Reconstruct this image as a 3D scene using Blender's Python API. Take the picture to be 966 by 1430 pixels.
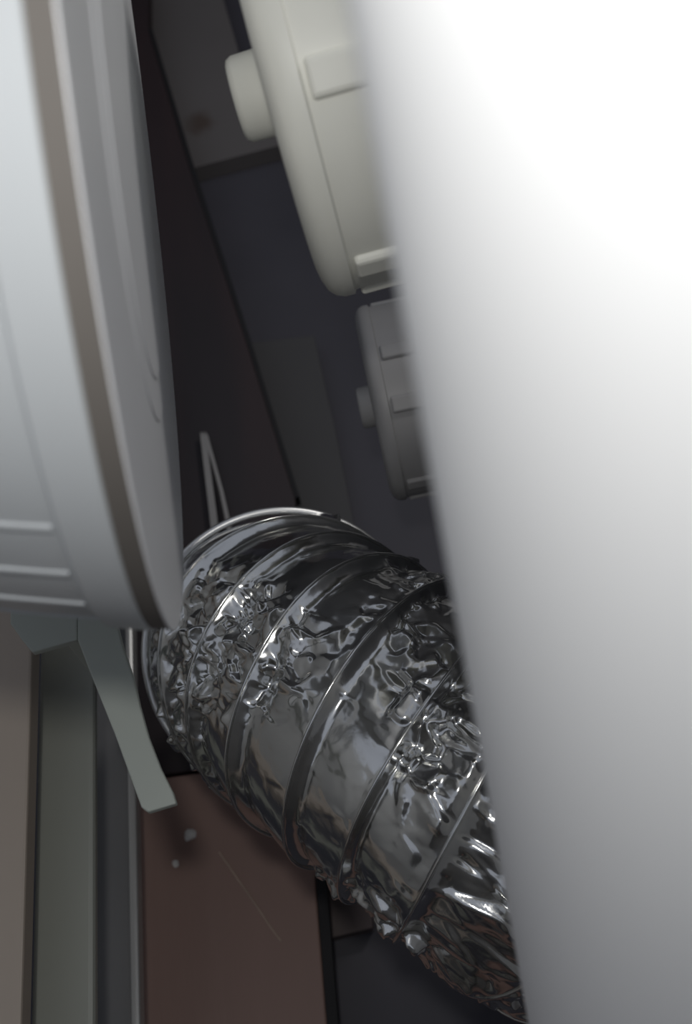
import bpy, bmesh, math, random
import numpy as np
from mathutils import Vector, Matrix

for o in list(bpy.data.objects):
    bpy.data.objects.remove(o)
scene = bpy.context.scene
COL = scene.collection

# ------------------------------------------------------------------ camera
F = 1500.0                      # focal length in pixels of the 966 x 1430 frame
CAM = Vector((0, 0, 1.2))
_up = Vector((-353 / F, 2775 / F, -1)).normalized()        # world up seen from the camera
_fw = (Vector((0, 0, -1)) - _up * Vector((0, 0, -1)).dot(_up)).normalized()
_rt = _fw.cross(_up)
ROT = Matrix((_rt, _fw, _up))   # camera axes -> world axes
cd = bpy.data.cameras.new('camera')
cam = bpy.data.objects.new('camera', cd)
COL.objects.link(cam)
cam.matrix_world = Matrix.Translation(CAM) @ ROT.to_4x4()
cd.sensor_width = 36
cd.lens = 36 * F / 1430
cd.clip_start = 0.01
cd.dof.use_dof = True
cd.dof.focus_distance = 0.68
cd.dof.aperture_fstop = 6.8
scene.camera = cam

# ------------------------------------------------------------------ light
w = bpy.data.worlds.new('world')
scene.world = w
w.use_nodes = True
w.node_tree.nodes['Background'].inputs[0].default_value = (0.80, 0.86, 1.0, 1)
w.node_tree.nodes['Background'].inputs[1].default_value = 0.32
ld = bpy.data.lights.new('work_light', 'POINT')
ld.energy = 3.7
ld.color = (1.0, 0.985, 0.95)
ld.shadow_soft_size = 0.02
lamp = bpy.data.objects.new('work_light', ld)
COL.objects.link(lamp)
lamp.location = CAM + ROT @ Vector((-0.032, 0.092, 0.05))
l2 = bpy.data.lights.new('lid_fill_light', 'POINT')  # added fill light out of view, brightens the drum lid
l2.energy = 9.0
l2.color = (1.0, 0.97, 0.93)
l2.shadow_soft_size = 0.08
lid_fill = bpy.data.objects.new('lid_fill_light', l2)
COL.objects.link(lid_fill)
lid_fill.location = CAM + ROT @ Vector((0.43, 0.98, -0.25))
vs = scene.view_settings
vs.view_transform = 'Standard'
vs.look = 'None'
vs.gamma = 1
vs.use_curve_mapping = False
vs.exposure = 0.0


# ------------------------------------------------------------------ helpers
def at(px, py, y):
    """the world point that lies on the vertical plane at distance y, in direction of a pixel"""
    r = ROT @ Vector(((px - 483) / F, (715 - py) / F, -1))
    return CAM + r * (y / r.y)


def atd(px, py, d):
    """the world point at camera depth d"""
    return CAM + ROT @ Vector(((px - 483) / F * d, (715 - py) / F * d, -d))


def tag(o, label=None, cat=None, group=None, kind=None):
    if label: o['label'] = label
    if cat: o['category'] = cat
    if group: o['group'] = group
    if kind: o['kind'] = kind
    return o


def empty(name, mat):
    o = bpy.data.objects.new(name, None)
    COL.objects.link(o)
    o.empty_display_size = 0.05
    o.matrix_world = mat
    return o


def mesh_obj(name, verts, faces, mat, parent=None, smooth=False, sharp=None):
    me = bpy.data.meshes.new(name)
    me.from_pydata([tuple(v) for v in verts], [], faces)
    bm = bmesh.new(); bm.from_mesh(me)
    bmesh.ops.recalc_face_normals(bm, faces=bm.faces)
    if sharp is not None:
        for e in bm.edges:
            if len(e.link_faces) == 2 and e.calc_face_angle(0) > sharp:
                e.smooth = False
    for fc in bm.faces: fc.smooth = smooth
    bm.to_mesh(me); bm.free()
    me.materials.append(mat)
    o = bpy.data.objects.new(name, me)
    COL.objects.link(o)
    if parent: o.parent = parent
    return o


def bevel(o, wdt, seg=2):
    m = o.modifiers.new('bevel', 'BEVEL')
    m.width = wdt; m.segments = seg; m.limit_method = 'ANGLE'; m.angle_limit = 0.6
    return o


def box(name, lo, hi, mat, parent=None, bev=0.0):
    x0, y0, z0 = lo; x1, y1, z1 = hi
    v = [(x0, y0, z0), (x1, y0, z0), (x1, y1, z0), (x0, y1, z0), (x0, y0, z1), (x1, y0, z1), (x1, y1, z1), (x0, y1, z1)]
    f = [(0, 1, 2, 3), (4, 5, 6, 7), (0, 1, 5, 4), (1, 2, 6, 5), (2, 3, 7, 6), (3, 0, 4, 7)]
    o = mesh_obj(name, v, f, mat, parent)
    if bev: bevel(o, bev)
    return o


def slab(name, pts, thick, mat, parent=None, bev=0.0):
    """a board: outline in a vertical plane, extruded away from the camera (+y)"""
    n = len(pts)
    v = [Vector(p) for p in pts] + [Vector(p) + Vector((0, thick, 0)) for p in pts]
    f = [tuple(range(n)), tuple(range(n, 2 * n))] + [(i, (i + 1) % n, (i + 1) % n + n, i + n) for i in range(n)]
    o = mesh_obj(name, v, f, mat, parent)
    if bev: bevel(o, bev)
    return o


def lathe(name, prof, mat, parent=None, n=128, sharp=0.5, closed=False):
    """prof: (axial, radius) list, revolved about local Z"""
    v, f = [], []
    rings = []
    for (a, r) in prof:
        if r < 1e-6:
            rings.append([len(v)]); v.append((0, 0, a))
        else:
            rings.append(list(range(len(v), len(v) + n)))
            for k in range(n):
                t = 2 * math.pi * k / n
                v.append((r * math.cos(t), r * math.sin(t), a))
    pairs = list(zip(rings, rings[1:]))
    if closed: pairs.append((rings[-1], rings[0]))
    for A, B in pairs:
        for k in range(n):
            k2 = (k + 1) % n
            if len(A) == 1 and len(B) == 1: continue
            if len(A) == 1: f.append((A[0], B[k], B[k2]))
            elif len(B) == 1: f.append((A[k], A[k2], B[0]))
            else: f.append((A[k], A[k2], B[k2], B[k]))
    return mesh_obj(name, v, f, mat, parent, True, sharp)


def tube(name, path, rad, mat, parent=None, seg=10, cap=True):
    path = [Vector(p) for p in path]
    v, f = [], []
    nrm = None
    n = len(path)
    for i, p in enumerate(path):
        t = (path[min(i + 1, n - 1)] - path[max(i - 1, 0)]).normalized()
        if nrm is None:
            nrm = t.orthogonal().normalized()
        nrm = (nrm - t * nrm.dot(t)).normalized()
        b = t.cross(nrm)
        r = rad[i] if isinstance(rad, (list, tuple)) else rad
        for k in range(seg):
            a = 2 * math.pi * k / seg
            v.append(p + (nrm * math.cos(a) + b * math.sin(a)) * r)
    for i in range(n - 1):
        for k in range(seg):
            k2 = (k + 1) % seg
            f.append((i * seg + k, i * seg + k2, (i + 1) * seg + k2, (i + 1) * seg + k))
    if cap:
        f.append(tuple(range(seg))); f.append(tuple(range((n - 1) * seg, n * seg)))
    return mesh_obj(name, v, f, mat, parent, True, 0.9)


def frame(origin, axis, hint=Vector((0, 0, 1))):
    """matrix whose local Z is axis"""
    z = Vector(axis).normalized()
    x = hint.cross(z)
    if x.length < 1e-4: x = Vector((1, 0, 0))
    x.normalize(); y = z.cross(x)
    m = Matrix((x, y, z)).transposed().to_4x4()
    m.translation = Vector(origin)
    return m


# ------------------------------------------------------------------ materials
def material(name, col, rough=0.5, metal=0.0, var=0.12, scale=8.0, col2=None, bump=0.0, bscale=60.0, spec=0.5, stretch=(1, 1, 1)):
    m = bpy.data.materials.new(name)
    m.use_nodes = True
    nt = m.node_tree; N = nt.nodes; Lk = nt.links
    b = N['Principled BSDF']
    b.inputs['Roughness'].default_value = rough
    b.inputs['Metallic'].default_value = metal
    b.inputs['Specular IOR Level'].default_value = spec
    tc = N.new('ShaderNodeTexCoord')
    mp = N.new('ShaderNodeMapping'); mp.inputs['Scale'].default_value = stretch
    Lk.new(tc.outputs['Object'], mp.inputs[0])
    no = N.new('ShaderNodeTexNoise')
    no.inputs['Scale'].default_value = scale; no.inputs['Detail'].default_value = 5
    Lk.new(mp.outputs[0], no.inputs['Vector'])
    rp = N.new('ShaderNodeValToRGB')
    c2 = col2 if col2 else tuple(c * (1 - var) for c in col)
    rp.color_ramp.elements[0].position = 0.35; rp.color_ramp.elements[1].position = 0.68
    rp.color_ramp.elements[0].color = (*c2, 1); rp.color_ramp.elements[1].color = (*col, 1)
    Lk.new(no.outputs['Fac'], rp.inputs[0])
    Lk.new(rp.outputs[0], b.inputs['Base Color'])
    if bump:
        n2 = N.new('ShaderNodeTexNoise'); n2.inputs['Scale'].default_value = bscale; n2.inputs['Detail'].default_value = 4
        Lk.new(mp.outputs[0], n2.inputs['Vector'])
        bp = N.new('ShaderNodeBump'); bp.inputs['Strength'].default_value = bump; bp.inputs['Distance'].default_value = 0.002
        Lk.new(n2.outputs['Fac'], bp.inputs['Height'])
        Lk.new(bp.outputs[0], b.inputs['Normal'])
    return m


M_tank = material('white_enamel', (0.86, 0.87, 0.88), 0.5, var=0.02, scale=2, spec=0.3)
M_drum = material('pale_grey_plastic', (0.62, 0.65, 0.67), 0.38, var=0.08, scale=5)
M_lid = material('smooth_grey_plastic', (0.90, 0.91, 0.93), 0.42, var=0.05, scale=5)
M_groove = material('dusty_taupe_rubber', (0.17, 0.155, 0.14), 0.7, var=0.15, scale=6)
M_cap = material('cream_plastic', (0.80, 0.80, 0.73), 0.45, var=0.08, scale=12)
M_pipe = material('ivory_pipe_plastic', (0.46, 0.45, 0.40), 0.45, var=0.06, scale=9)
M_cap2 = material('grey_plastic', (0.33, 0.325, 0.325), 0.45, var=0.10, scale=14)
M_foil = material('crumpled_foil', (0.78, 0.78, 0.76), 0.16, metal=1.0, var=0.10, scale=20, bump=0.12, bscale=70)
M_wire = material('foil_covered_wire', (0.82, 0.82, 0.81), 0.22, metal=1.0, var=0.15, scale=30)
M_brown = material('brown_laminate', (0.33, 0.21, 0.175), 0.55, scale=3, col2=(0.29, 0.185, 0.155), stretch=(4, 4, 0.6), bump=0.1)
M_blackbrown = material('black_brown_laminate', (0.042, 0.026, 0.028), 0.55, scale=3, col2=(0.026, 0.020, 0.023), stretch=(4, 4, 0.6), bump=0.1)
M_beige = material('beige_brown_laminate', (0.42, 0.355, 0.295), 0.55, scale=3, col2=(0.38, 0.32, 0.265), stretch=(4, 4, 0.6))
M_post = material('grey_green_metal', (0.40, 0.41, 0.36), 0.35, var=0.15, scale=3, stretch=(2, 2, 0.5))
M_trim = material('brushed_grey_metal', (0.55, 0.55, 0.54), 0.35, metal=0.3, var=0.1, scale=10)
M_dark = material('charcoal_board', (0.085, 0.082, 0.10), 0.6, var=0.2, scale=4, bump=0.1)
M_slate = material('slate_grey_board', (0.175, 0.162, 0.16), 0.6, var=0.12, scale=4, bump=0.1)
M_plate = material('charcoal_plate_paint', (0.085, 0.083, 0.085), 0.6, var=0.12, scale=4, bump=0.1)
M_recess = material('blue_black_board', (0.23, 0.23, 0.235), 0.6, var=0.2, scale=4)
M_strap = material('grey_green_painted_steel', (0.43, 0.46, 0.415), 0.5, var=0.06, scale=8)
M_room = material('dim_grey_paint', (0.62, 0.62, 0.61), 0.8, var=0.05, scale=3, bump=0.05)
M_roomdark = material('charcoal_paint', (0.09, 0.09, 0.095), 0.8, var=0.1, scale=3)
M_gap = material('gap_shadow_black', (0.012, 0.011, 0.013), 0.7, var=0.2, scale=9)  # black that stands in for shade in the gaps beside the boards
M_block = material('dark_umber_wood', (0.17, 0.135, 0.13), 0.6, var=0.15, scale=6)
M_ring = material('satin_aluminium', (0.92, 0.92, 0.91), 0.38, metal=1.0, var=0.06, scale=15)
M_floor = material('grey_concrete', (0.16, 0.155, 0.15), 0.8, var=0.25, scale=5, bump=0.2)
M_strip = material('dull_grey_metal_strip', (0.36, 0.345, 0.33), 0.4, metal=0.2, var=0.1, scale=20)
M_speck = material('pale_debris', (0.85, 0.83, 0.80), 0.6, var=0.2, scale=80)
M_thread = material('tan_thread', (0.60, 0.47, 0.38), 0.7, var=0.2, scale=60)

# ------------------------------------------------------------------ the setting
YB = 1.16
floor = box('floor', (-1.2, -1.0, -0.05), (0.75, YB + 0.05, 0), M_floor); tag(floor, kind='structure')
wb = box('wall_back', (-1.2, YB, 0), (0.75, YB + 0.05, 3.0), M_dark); tag(wb, kind='structure')
wl = box('wall_left', (-1.25, -0.2, 0), (-1.2, YB, 3.0), M_room); tag(wl, kind='structure')
wr = box('wall_right', (0.70, -0.2, 0), (0.75, YB, 3.0), M_roomdark); tag(wr, kind='structure')
ce = box('ceiling', (-1.25, -0.2, 3.0), (0.75, YB + 0.05, 3.05), M_roomdark); tag(ce, kind='structure')

# ------------------------------------------------------------------ boards on the back wall
yB = 1.06
xl = at(150, 1300, yB).x
ed = [at(432, 1060, yB), at(441, 1240, yB), at(462, 1500, yB)]
pts = [Vector((xl, yB, 0)), Vector((ed[2].x, yB, 0)), ed[2], ed[1], ed[0], Vector((xl, yB, ed[0].z))]
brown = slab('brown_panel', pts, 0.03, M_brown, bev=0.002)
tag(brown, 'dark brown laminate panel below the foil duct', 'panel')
slab('gap_shadow', [at(433, 1060, yB), at(442, 1240, yB), at(462, 1500, yB), at(478, 1500, yB), at(456, 1240, yB), at(446, 1060, yB)], 0.02, M_gap, brown)  # shaded gap right of the panel, put in as a black strip
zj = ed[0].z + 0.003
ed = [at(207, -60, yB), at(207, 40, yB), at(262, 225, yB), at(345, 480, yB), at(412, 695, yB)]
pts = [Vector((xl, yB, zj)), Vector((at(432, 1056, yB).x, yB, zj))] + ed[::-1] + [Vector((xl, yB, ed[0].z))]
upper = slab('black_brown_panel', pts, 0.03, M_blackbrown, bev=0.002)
slab('gap_shadow', [at(207, 40, yB), at(262, 225, yB), at(345, 480, yB), at(412, 695, yB), at(418, 693, yB), at(351, 478, yB), at(268, 223, yB), at(212, 38, yB)], 0.02, M_gap, upper)  # shadow line of the slanting crease, drawn as a thin black strip
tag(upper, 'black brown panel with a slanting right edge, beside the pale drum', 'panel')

yS = YB - 0.03
sp = [at(120, -90, yS), at(288, -90, yS), at(312, 0, yS), at(340, 95, yS), at(395, 201, yS), at(262, 236, yS), at(170, 258, yS)]
up = slab('slate_board', sp, 0.03, M_slate, bev=0.001)
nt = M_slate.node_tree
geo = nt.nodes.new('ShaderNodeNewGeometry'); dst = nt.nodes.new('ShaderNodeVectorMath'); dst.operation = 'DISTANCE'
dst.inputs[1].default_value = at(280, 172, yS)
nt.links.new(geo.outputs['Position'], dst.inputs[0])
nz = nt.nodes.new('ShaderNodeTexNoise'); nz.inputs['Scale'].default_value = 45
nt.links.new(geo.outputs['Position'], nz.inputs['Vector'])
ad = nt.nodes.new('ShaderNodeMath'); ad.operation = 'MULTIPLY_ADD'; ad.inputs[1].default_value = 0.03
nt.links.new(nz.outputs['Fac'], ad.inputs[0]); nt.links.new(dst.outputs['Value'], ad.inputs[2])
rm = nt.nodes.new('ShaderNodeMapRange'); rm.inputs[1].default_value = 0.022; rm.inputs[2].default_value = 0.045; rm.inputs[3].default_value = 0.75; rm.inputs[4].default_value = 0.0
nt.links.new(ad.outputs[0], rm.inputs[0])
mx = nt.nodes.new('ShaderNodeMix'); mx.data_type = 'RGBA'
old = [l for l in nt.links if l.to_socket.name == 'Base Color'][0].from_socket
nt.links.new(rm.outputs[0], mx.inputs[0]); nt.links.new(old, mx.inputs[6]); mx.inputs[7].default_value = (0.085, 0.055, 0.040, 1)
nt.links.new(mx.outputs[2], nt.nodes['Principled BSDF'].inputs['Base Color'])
tag(up, 'dark slate grey board above, beside the cream cap, with a clean lower edge', 'board')
sp = [at(300, 484, yS), at(438, 468, yS), at(468, 600, yS), at(500, 760, yS), at(420, 840, yS), at(360, 740, yS)]
lo = slab('charcoal_plate', sp, 0.03, M_plate, bev=0.001)
tag(lo, 'faint charcoal plate just above the foil duct, left of the smaller cap', 'board')
sp = [at(430, 1180, yS), at(520, 1180, yS), at(520, 1296, yS), at(452, 1312, yS)]
bl = slab('wood_block', sp, 0.03, M_block, bev=0.001)
tag(bl, 'small dark brown block peeking out beneath the foil duct', 'block')

# ------------------------------------------------------------------ upright members at lower left
def upright(name, p0, p1, y, depth, mat, ztop, bev=0.002):
    x0, x1 = at(p0, 1200, y).x, at(p1, 1200, y).x
    return box(name, (x0, y, 0), (x1, y + depth, ztop), mat, None, bev)

be = upright('beige_panel', -260, 36, 0.72, 0.02, M_beige, 1.75)
tag(be, 'beige brown laminate panel at the far lower left edge', 'panel')
po = upright('metal_post', 48, 131, 0.80, 0.014, M_post, 1.85, 0.004)
tag(po, 'grey green metal post with rounded edges under the pale drum', 'post')
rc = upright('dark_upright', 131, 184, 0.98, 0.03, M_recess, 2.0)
tag(rc, 'narrow blue black upright between the metal post and the slim trim strip', 'upright')
tr = upright('trim_strip', 179, 191, 0.955, 0.02, M_trim, 2.0, 0.003)
tag(tr, 'slim grey metal trim strip bordering the brown panel', 'trim strip')

# ------------------------------------------------------------------ pale grooved drum, upper left
c = CAM + ROT @ Vector((-0.0904, 0.1501, -0.4474))
el, az = 0.1016, -0.1007
ax = ROT @ Vector((math.cos(el) * math.cos(az), math.sin(el), math.cos(el) * math.sin(az)))
drum = empty('plastic_drum', frame(c, ax))
tag(drum, 'large pale grey plastic drum with a dark groove behind its round lid', 'drum')
R = 0.2
# lid: flat face with a raised lip; local +Z points towards the right of the picture
lathe('lid', [(0.0012, 0), (0.0012, R * .47), (0.0006, R * .475), (0.0006, R * .56), (0.0, R * .565), (0.0, R - .0006), (-0.0004, R), (-0.0008, R), (-0.001, R - .008), (-0.004, R - .012), (-0.004, 0)], M_lid, drum, 256)
lathe('groove_band', [(-0.0009, R - .02), (-0.0009, R - .0012), (-0.0105, R - .0024), (-0.0105, R - .02)], M_groove, drum, 256, closed=True)
lathe('rim', [(-0.0082, R - .02), (-0.0082, R - .0023), (-0.0088, R - .0013), (-0.0245, R - .0045), (-0.0258, R - .0062), (-0.0258, R - .02)], M_drum, drum, 256, closed=True)
BP = [(-0.0195, R - .0068), (-0.035, R - .0098), (-0.06, R - .015), (-0.10, R - .025), (-0.15, R - .042)]
prof = [(-0.0195, 0.02)] + BP + [(-0.153, R - .047), (-0.153, 0.02)]
lathe('body', prof, M_drum, drum, 256, closed=True)
# slim raised flutes that run along the body
def flute(t):
    v, f = [], []
    ps = [(-0.0275, R - .0085), (-0.06, R - .015), (-0.10, R - .025), (-0.149, R - .0415)]
    er = Vector((math.cos(t), math.sin(t), 0)); et = Vector((-math.sin(t), math.cos(t), 0))
    for (a_, r_) in ps:
        for (dr, dt) in ((-.002, -.003), (.0010, -.0014), (.0010, .0014), (-.002, .003)):
            v.append(er * (r_ + dr) + et * dt + Vector((0, 0, a_)))
    for i in range(3):
        for k in range(4):
            f.append((i * 4 + k, i * 4 + (k + 1) % 4, i * 4 + 4 + (k + 1) % 4, i * 4 + 4 + k))
    f += [(0, 1, 2, 3), (12, 13, 14, 15)]
    return bevel(mesh_obj('flute', v, f, M_drum, drum), .0006)
# four of them show on the underside
inv = drum.matrix_world.inverted()
icam = cam.matrix_world.inverted()
cl = inv @ CAM
def flute_height(t, a_=-0.035):
    er = Vector((math.cos(t), math.sin(t), 0))
    p = icam @ (drum.matrix_world @ (er * (R - .0095) + Vector((0, 0, a_))))
    facing = er.dot((cl - er * R).normalized())
    return 715 - F * p.y / -p.z, facing
for want in (738, 800, 842, 862):
    flute(min((k * 0.005 for k in range(1257)), key=lambda t: abs(flute_height(t)[0] - want) + (1e4 if flute_height(t)[1] < 0 else 0)))

# drum hangs on a short arm from the left wall
bx = c - ax * 0.153
arm = tube('mounting_arm', [inv @ (bx + ax * .02), inv @ (bx - ax * .25), inv @ Vector((-1.19, (bx - ax * .5).y, (bx - ax * .3).z))], 0.03, M_drum, drum, 20)

# ------------------------------------------------------------------ bracket below the drum
yk = 0.60
br = empty('support_bracket', Matrix.Translation(at(100, 890, yk)))
tag(br, 'pale grey green steel bracket with a slanting strap under the drum', 'bracket')
o0 = at(100, 890, yk)
sl = [(108, 850), (108, 893), (122, 930), (140, 975), (160, 1025), (180, 1080), (197, 1127), (206, 1134), (246, 1122), (241, 1106), (224, 1072), (207, 1028), (195, 985), (186, 945), (172, 905), (158, 850)]
slab('strap', [at(x, y, yk) - o0 for x, y in sl], 0.006, M_strap, br, 0.001)
sl = [(14, 850), (14, 870), (30, 893), (45, 911), (108, 893), (108, 850)]
slab('plate', [at(x, y, yk) - o0 for x, y in sl], 0.006, M_strap, br, 0.001)
sl = [(66, 850), (66, 866), (96, 864), (96, 850)]
slab('spacer', [at(x, y, yk) - o0 + Vector((0, .006, 0)) for x, y in sl], 0.80 - yk - .0065, M_strap, br, 0.001)

# ------------------------------------------------------------------ flexible foil duct
def catmull(P, n):
    P = [P[0] * 2 - P[1]] + P + [P[-1] * 2 - P[-2]]
    out = []
    for i in range(1, len(P) - 2):
        for k in range(n):
            t = k / n
            p0, p1, p2, p3 = P[i - 1:i + 3]
            out.append(0.5 * (2 * p1 + (p2 - p0) * t + (2 * p0 - 5 * p1 + 4 * p2 - p3) * t * t + (3 * p1 - p0 - 3 * p2 + p3) * t ** 3))
    out.append(P[-2])
    return out

ctrl = [atd(455, 965, 1.0), atd(428, 930, 0.93), atd(399, 906, 0.845), atd(470, 965, 0.77), atd(595, 1055, 0.725), atd(740, 1160, 0.712), atd(865, 1232, 0.79), atd(945, 1255, 0.95)]
path = catmull(ctrl, 60)
P = np.array([tuple(p) for p in path])
sl_ = np.r_[0, np.cumsum(np.linalg.norm(np.diff(P, axis=0), axis=1))]
Ltot = sl_[-1]
NS, NT = 800, 680
s = np.linspace(0, Ltot, NS)
C = np.stack([np.interp(s, sl_, P[:, k]) for k in range(3)], 1)
T = np.gradient(C, axis=0); T /= np.linalg.norm(T, axis=1)[:, None]
U = np.zeros_like(T); n0 = np.array([0, 0, 1.0])
for i in range(NS):
    n0 = n0 - T[i] * n0.dot(T[i]); n0 /= np.linalg.norm(n0); U[i] = n0
V = np.cross(T, U)
RD = 0.108
PITCH = 0.038
th = np.linspace(0, 2 * np.pi, NT, endpoint=False)
S, TH = np.meshgrid(s, th, indexing='ij')
ph = (S / PITCH - TH / (2 * np.pi)) % 1.0          # 0 on the wire
d = np.minimum(ph, 1 - ph)
rr = RD - 0.0075 * np.where(ph < 0.16, np.sin(ph / 0.16 * np.pi / 2), ((1 - ph) / 0.84) ** 1.1)     # foil sags between turns of the wire
rng = np.random.default_rng(7)
def facets(u, v, cu, cv, amp, tilt, seed):
    """crumpled facets: each cell of a jittered grid is a randomly tilted flat patch"""
    g = np.random.default_rng(seed)
    nu, nv = int(np.ceil(u.max() / cu)) + 3, max(3, int(round(2 * np.pi * RD / cv)))
    cv = 2 * np.pi * RD / nv
    ju, jv = g.random((nu, nv)), g.random((nu, nv))
    h = g.normal(0, amp, (nu, nv)); gu = g.normal(0, tilt, (nu, nv)); gv = g.normal(0, tilt, (nu, nv))
    iu, iv = np.floor(u / cu).astype(int) + 1, np.floor(v / cv).astype(int)
    best = np.full(u.shape, 1e9); out = np.zeros(u.shape)
    for a in (-1, 0, 1):
        for b in (-1, 0, 1):
            a_, b_ = np.clip(iu + a, 0, nu - 1), (iv + b)
            bm = b_ % nv
            du = u - (a_ - 1 + ju[a_, bm]) * cu; dv = v - (b_ + jv[a_, bm]) * cv
            dist = (du / cu) ** 2 + (dv / cv) ** 2
            m = dist < best
            best = np.where(m, dist, best)
            out = np.where(m, h[a_, bm] + gu[a_, bm] * du + gv[a_, bm] * dv, out)
    return out
vv = TH * RD
mask = np.clip((d - 0.02) / 0.10, 0, 1)
# some stretches are crushed, others are smooth
big = np.zeros_like(S)
for k in range(14):
    fu, fv, p_ = rng.normal(0, 28), rng.integers(-4, 5), rng.random() * 6.28
    big += np.sin(fu * S + fv * TH + p_)
crush = np.clip(0.58 + 0.34 * big, 0.06, 1.15)
fac = (facets(S, vv, .024, .030, .0010, .16, 1) + facets(S, vv, .012, .016, .0008, .28, 2) + 0.5 * facets(S, vv, .0065, .0085, .0003, .25, 3))
for _ in range(2):                      # soften the creases a little
    fac = (np.roll(fac, 1, 1) + 2 * fac + np.roll(fac, -1, 1)) / 4
    fac[1:-1] = (fac[:-2] + 2 * fac[1:-1] + fac[2:]) / 4
rr += mask * crush * fac
rr += 0.0012 * np.sin(3 * TH + S * 31) + 0.0008 * np.sin(5 * TH - S * 47)
X = C[:, None, :] + rr[..., None] * (np.cos(TH)[..., None] * U[:, None, :] + np.sin(TH)[..., None] * V[:, None, :])
duct = empty('foil_duct', Matrix.Translation(Vector(C[NS // 2])))
tag(duct, 'crumpled silver foil flexible duct with spiral ribs', 'duct')
o0 = np.array(C[NS // 2])
verts = (X - o0).reshape(-1, 3)
idx = np.arange(NS * NT).reshape(NS, NT)
q = np.stack([idx[:-1], np.roll(idx, -1, 1)[:-1], np.roll(idx, -1, 1)[1:], idx[1:]], -1).reshape(-1, 4)
me = bpy.data.meshes.new('foil_sleeve')
me.vertices.add(len(verts)); me.vertices.foreach_set('co', verts.astype(np.float32).ravel())
me.loops.add(q.size); me.loops.foreach_set('vertex_index', q.ravel().astype(np.int32))
me.polygons.add(len(q)); me.polygons.foreach_set('loop_start', np.arange(0, q.size, 4, dtype=np.int32))
me.polygons.foreach_set('use_smooth', np.ones(len(q), bool))
me.update(calc_edges=True); me.validate()
me.materials.append(M_foil)
sleeve = bpy.data.objects.new('foil_sleeve', me); COL.objects.link(sleeve); sleeve.parent = duct
# the spiral wire under the foil
nW = int(Ltot / PITCH * 60)
sw = np.linspace(0.004, Ltot - 0.004, nW)
tw = 2 * np.pi * sw / PITCH
ii = lambda A: np.stack([np.interp(sw, s, A[:, k]) for k in range(3)], 1)
rw = RD + 0.0002 + 0.0012 * np.sin(3 * tw + sw * 31) + 0.0008 * np.sin(5 * tw - sw * 47)
Wp = ii(C) + rw[:, None] * (np.cos(tw)[:, None] * ii(U) + np.sin(tw)[:, None] * ii(V)) - o0
# bright ring where the duct turns away
Rn = np.array(ROT).T
_q = (X - np.array(CAM)) @ Rn.T
kr = int(((_q[..., 1] / -_q[..., 2]).max(1)[: NS * 2 // 3]).argmax())
ring = [tuple(C[kr] - o0 + (RD + .001) * (math.cos(t) * U[kr] + math.sin(t) * V[kr])) for t in [2 * math.pi * k / 160 for k in range(161)]]
tube('clamp_ring', ring, 0.0030, M_ring, duct, 10, False)
tube('spiral_wire', [tuple(p) for p in Wp], 0.0011, M_foil, duct, 8)

# ------------------------------------------------------------------ ribbed caps on pipe ends
def capped_pipe(origin, axis, Rc, width, hub_r, hub_l, mcap, mpipe, rot, plen, label, hub_off=0.0):
    """local Z runs from the closed face (hub side) towards the pipe"""
    root = empty('capped_pipe', frame(origin, axis))
    tag(root, label, 'pipe cap', 'ribbed caps on pipe ends')
    cap = lathe('cap', [(0, 0), (0, Rc * .86), (.008 * Rc, Rc * .90), (.03 * Rc, Rc * .955), (.06 * Rc, Rc * .985), (.10 * Rc, Rc), (.15 * Rc, Rc), (.16 * Rc, Rc * .98), (width, Rc * .98), (width, Rc * .80), (width * .4, Rc * .78), (width * .4, 0)], mcap, root, 160, 0.45)
    # grip ribs around the side
    hw = 0.072
    lc = root.matrix_world.inverted() @ CAM
    base = math.atan2(lc.y, lc.x) + rot
    for k in range(8):                          # paired ribs, four pairs
        t = base + math.radians((-30, 0, 54, 84, 144, 174, 234, 264)[k])
        er = Vector((math.cos(t), math.sin(t), 0)); et = Vector((-math.sin(t), math.cos(t), 0))
        v = []
        for a_ in (.18 * Rc, width * .97):
            for (dr, dt) in ((.94, -hw * 1.3), (1.012, -hw), (1.012, hw), (.94, hw * 1.3)):
                v.append(er * Rc * dr + et * dt * Rc + Vector((0, 0, a_)))
        f = [(0, 1, 2, 3), (4, 5, 6, 7)] + [(j, (j + 1) % 4, (j + 1) % 4 + 4, j + 4) for j in range(4)]
        o = bevel(mesh_obj('grip_rib', v, f, mcap, cap), Rc * .018)
    hub = lathe('hub', [(.01, 0), (.01, hub_r), (-hub_l * .8, hub_r * .97), (-hub_l * .95, hub_r * .9), (-hub_l, hub_r * .8), (-hub_l, 0)], mcap, root, 64, 0.7)
    lathe('pipe', [(width * .5, Rc * .5), (width * .5, Rc * .76), (plen, Rc * .76), (plen, Rc * .5)], mpipe, root, 96, closed=True)
    return root

def cam_axis(x, y, z):
    return (ROT @ Vector((x, y, z))).normalized()

d1 = 0.56
a1 = cam_axis(0.965, 0.25, 0.06)
capped_pipe(atd(377, 128, d1), a1, 0.1113, 0.0806, 0.0225, 0.0188, M_cap, M_pipe, -0.005, 0.40,
            'big cream plastic ribbed cap on a pipe end, above the smaller grey cap')
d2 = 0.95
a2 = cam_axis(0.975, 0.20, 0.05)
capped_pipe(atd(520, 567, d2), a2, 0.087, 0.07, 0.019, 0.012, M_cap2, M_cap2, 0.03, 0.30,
            'small shaded grey ribbed cap on a pipe end, below the big cream cap')

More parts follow.
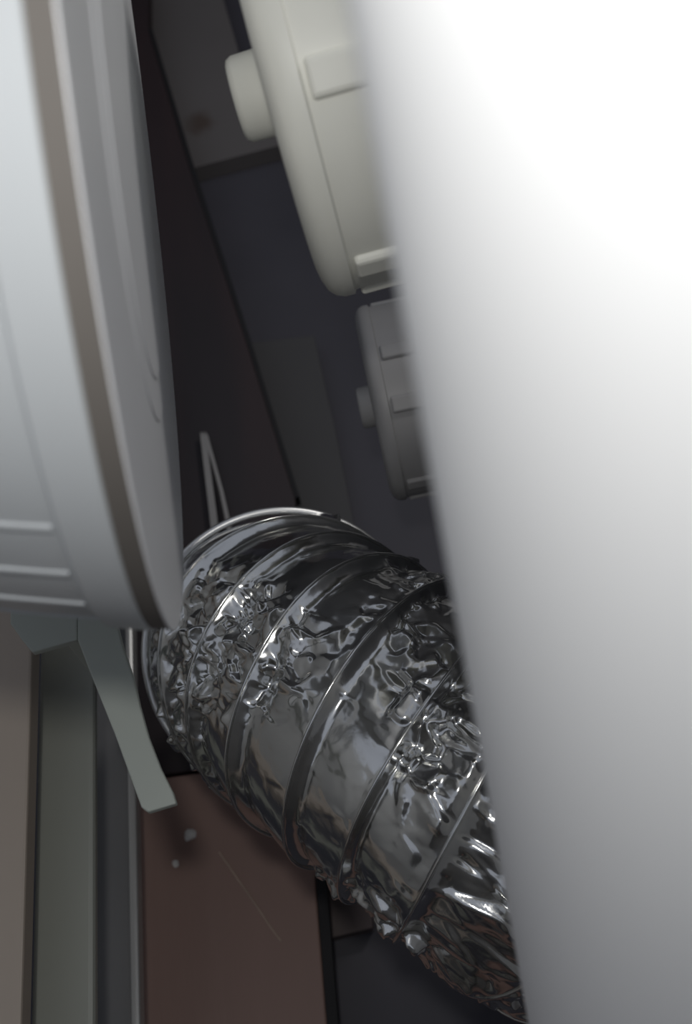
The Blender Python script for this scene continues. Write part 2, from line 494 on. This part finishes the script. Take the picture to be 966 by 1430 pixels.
# ------------------------------------------------------------------ tall white tank in front, right
TR = 0.082
tank_o = CAM + ROT @ Vector((0.1006, 0.0140, -0.2290))
tank_a = (ROT @ Vector((0.1847, -0.7189, -0.6701))).normalized()
tank = empty('white_pipe', frame(tank_o, tank_a))
tag(tank, 'large smooth white pipe slanting across the right foreground', 'pipe')
tend = (YB - tank_o.y - TR * 1.3) / tank_a.y if tank_a.y > 0.05 else 0.6
lathe('shell', [(-0.42, TR * .9), (-0.42, TR), (tend, TR), (tend, TR * .9)], M_tank, tank, 256, 0.6, closed=True)
lathe('end_collar', [(tend - .03, TR * .9), (tend - .03, TR * 1.08), (tend + .002, TR * 1.08), (tend + .002, TR * .9)], M_tank, tank, 128, closed=True)

# ------------------------------------------------------------------ small things
yw = 1.045
def strip(name, pts, wd, mat, label, cat):
    v, f = [], []
    for (x, y, w_) in pts:
        v += [at(x - w_, y, yw), at(x + w_, y, yw), at(x + w_, y, yw + .0015), at(x - w_, y, yw + .0015)]
    n = len(pts)
    for i in range(n - 1):
        for k in range(4):
            f.append((i * 4 + k, i * 4 + (k + 1) % 4, i * 4 + 4 + (k + 1) % 4, i * 4 + 4 + k))
    f += [(0, 1, 2, 3), (4 * n - 4, 4 * n - 3, 4 * n - 2, 4 * n - 1)]
    o = mesh_obj(name, v, f, mat)
    return tag(o, label, cat)
path_ = [(306, 800, 5), (297, 715, 5), (290, 660, 4.5), (284, 612, 4), (283, 603, 3.5), (287, 607, 3), (298, 645, 2.5), (309, 685, 2.5), (317, 722, 3), (330, 800, 3)]
strip('metal_strip', path_, 0, M_strip, 'thin grey metal strip bent into a narrow hairpin above the duct', 'metal strip')

th_ = tube('thread', [at(306, 1190, yB - .002), at(330, 1225, yB - .004), at(356, 1262, yB - .003), at(380, 1298, yB - .002), at(392, 1314, yB - .0012)], 0.0008, M_thread, None, 6)
tag(th_, 'fine tan thread stuck slantwise to the brown panel below the duct', 'thread')

def scrap(px, py, rad, seed, label):
    g = random.Random(seed)
    bm = bmesh.new()
    bmesh.ops.create_icosphere(bm, subdivisions=2, radius=rad)
    for v in bm.verts:
        v.co *= g.uniform(.75, 1.15); v.co.y *= .5
    me = bpy.data.meshes.new('debris_bit'); bm.to_mesh(me); bm.free()
    me.materials.append(M_speck)
    o = bpy.data.objects.new('debris_bit', me); COL.objects.link(o)
    o.location = at(px, py, yB - rad * .4)
    return tag(o, label, 'debris', 'pale bits stuck to the brown panel')
scrap(265, 1166, 0.0062, 1, 'larger pale bit of debris stuck to the brown panel under the bracket tip')
scrap(245, 1206, 0.0035, 2, 'tiny pale bit of debris on the brown panel, lower of the two')
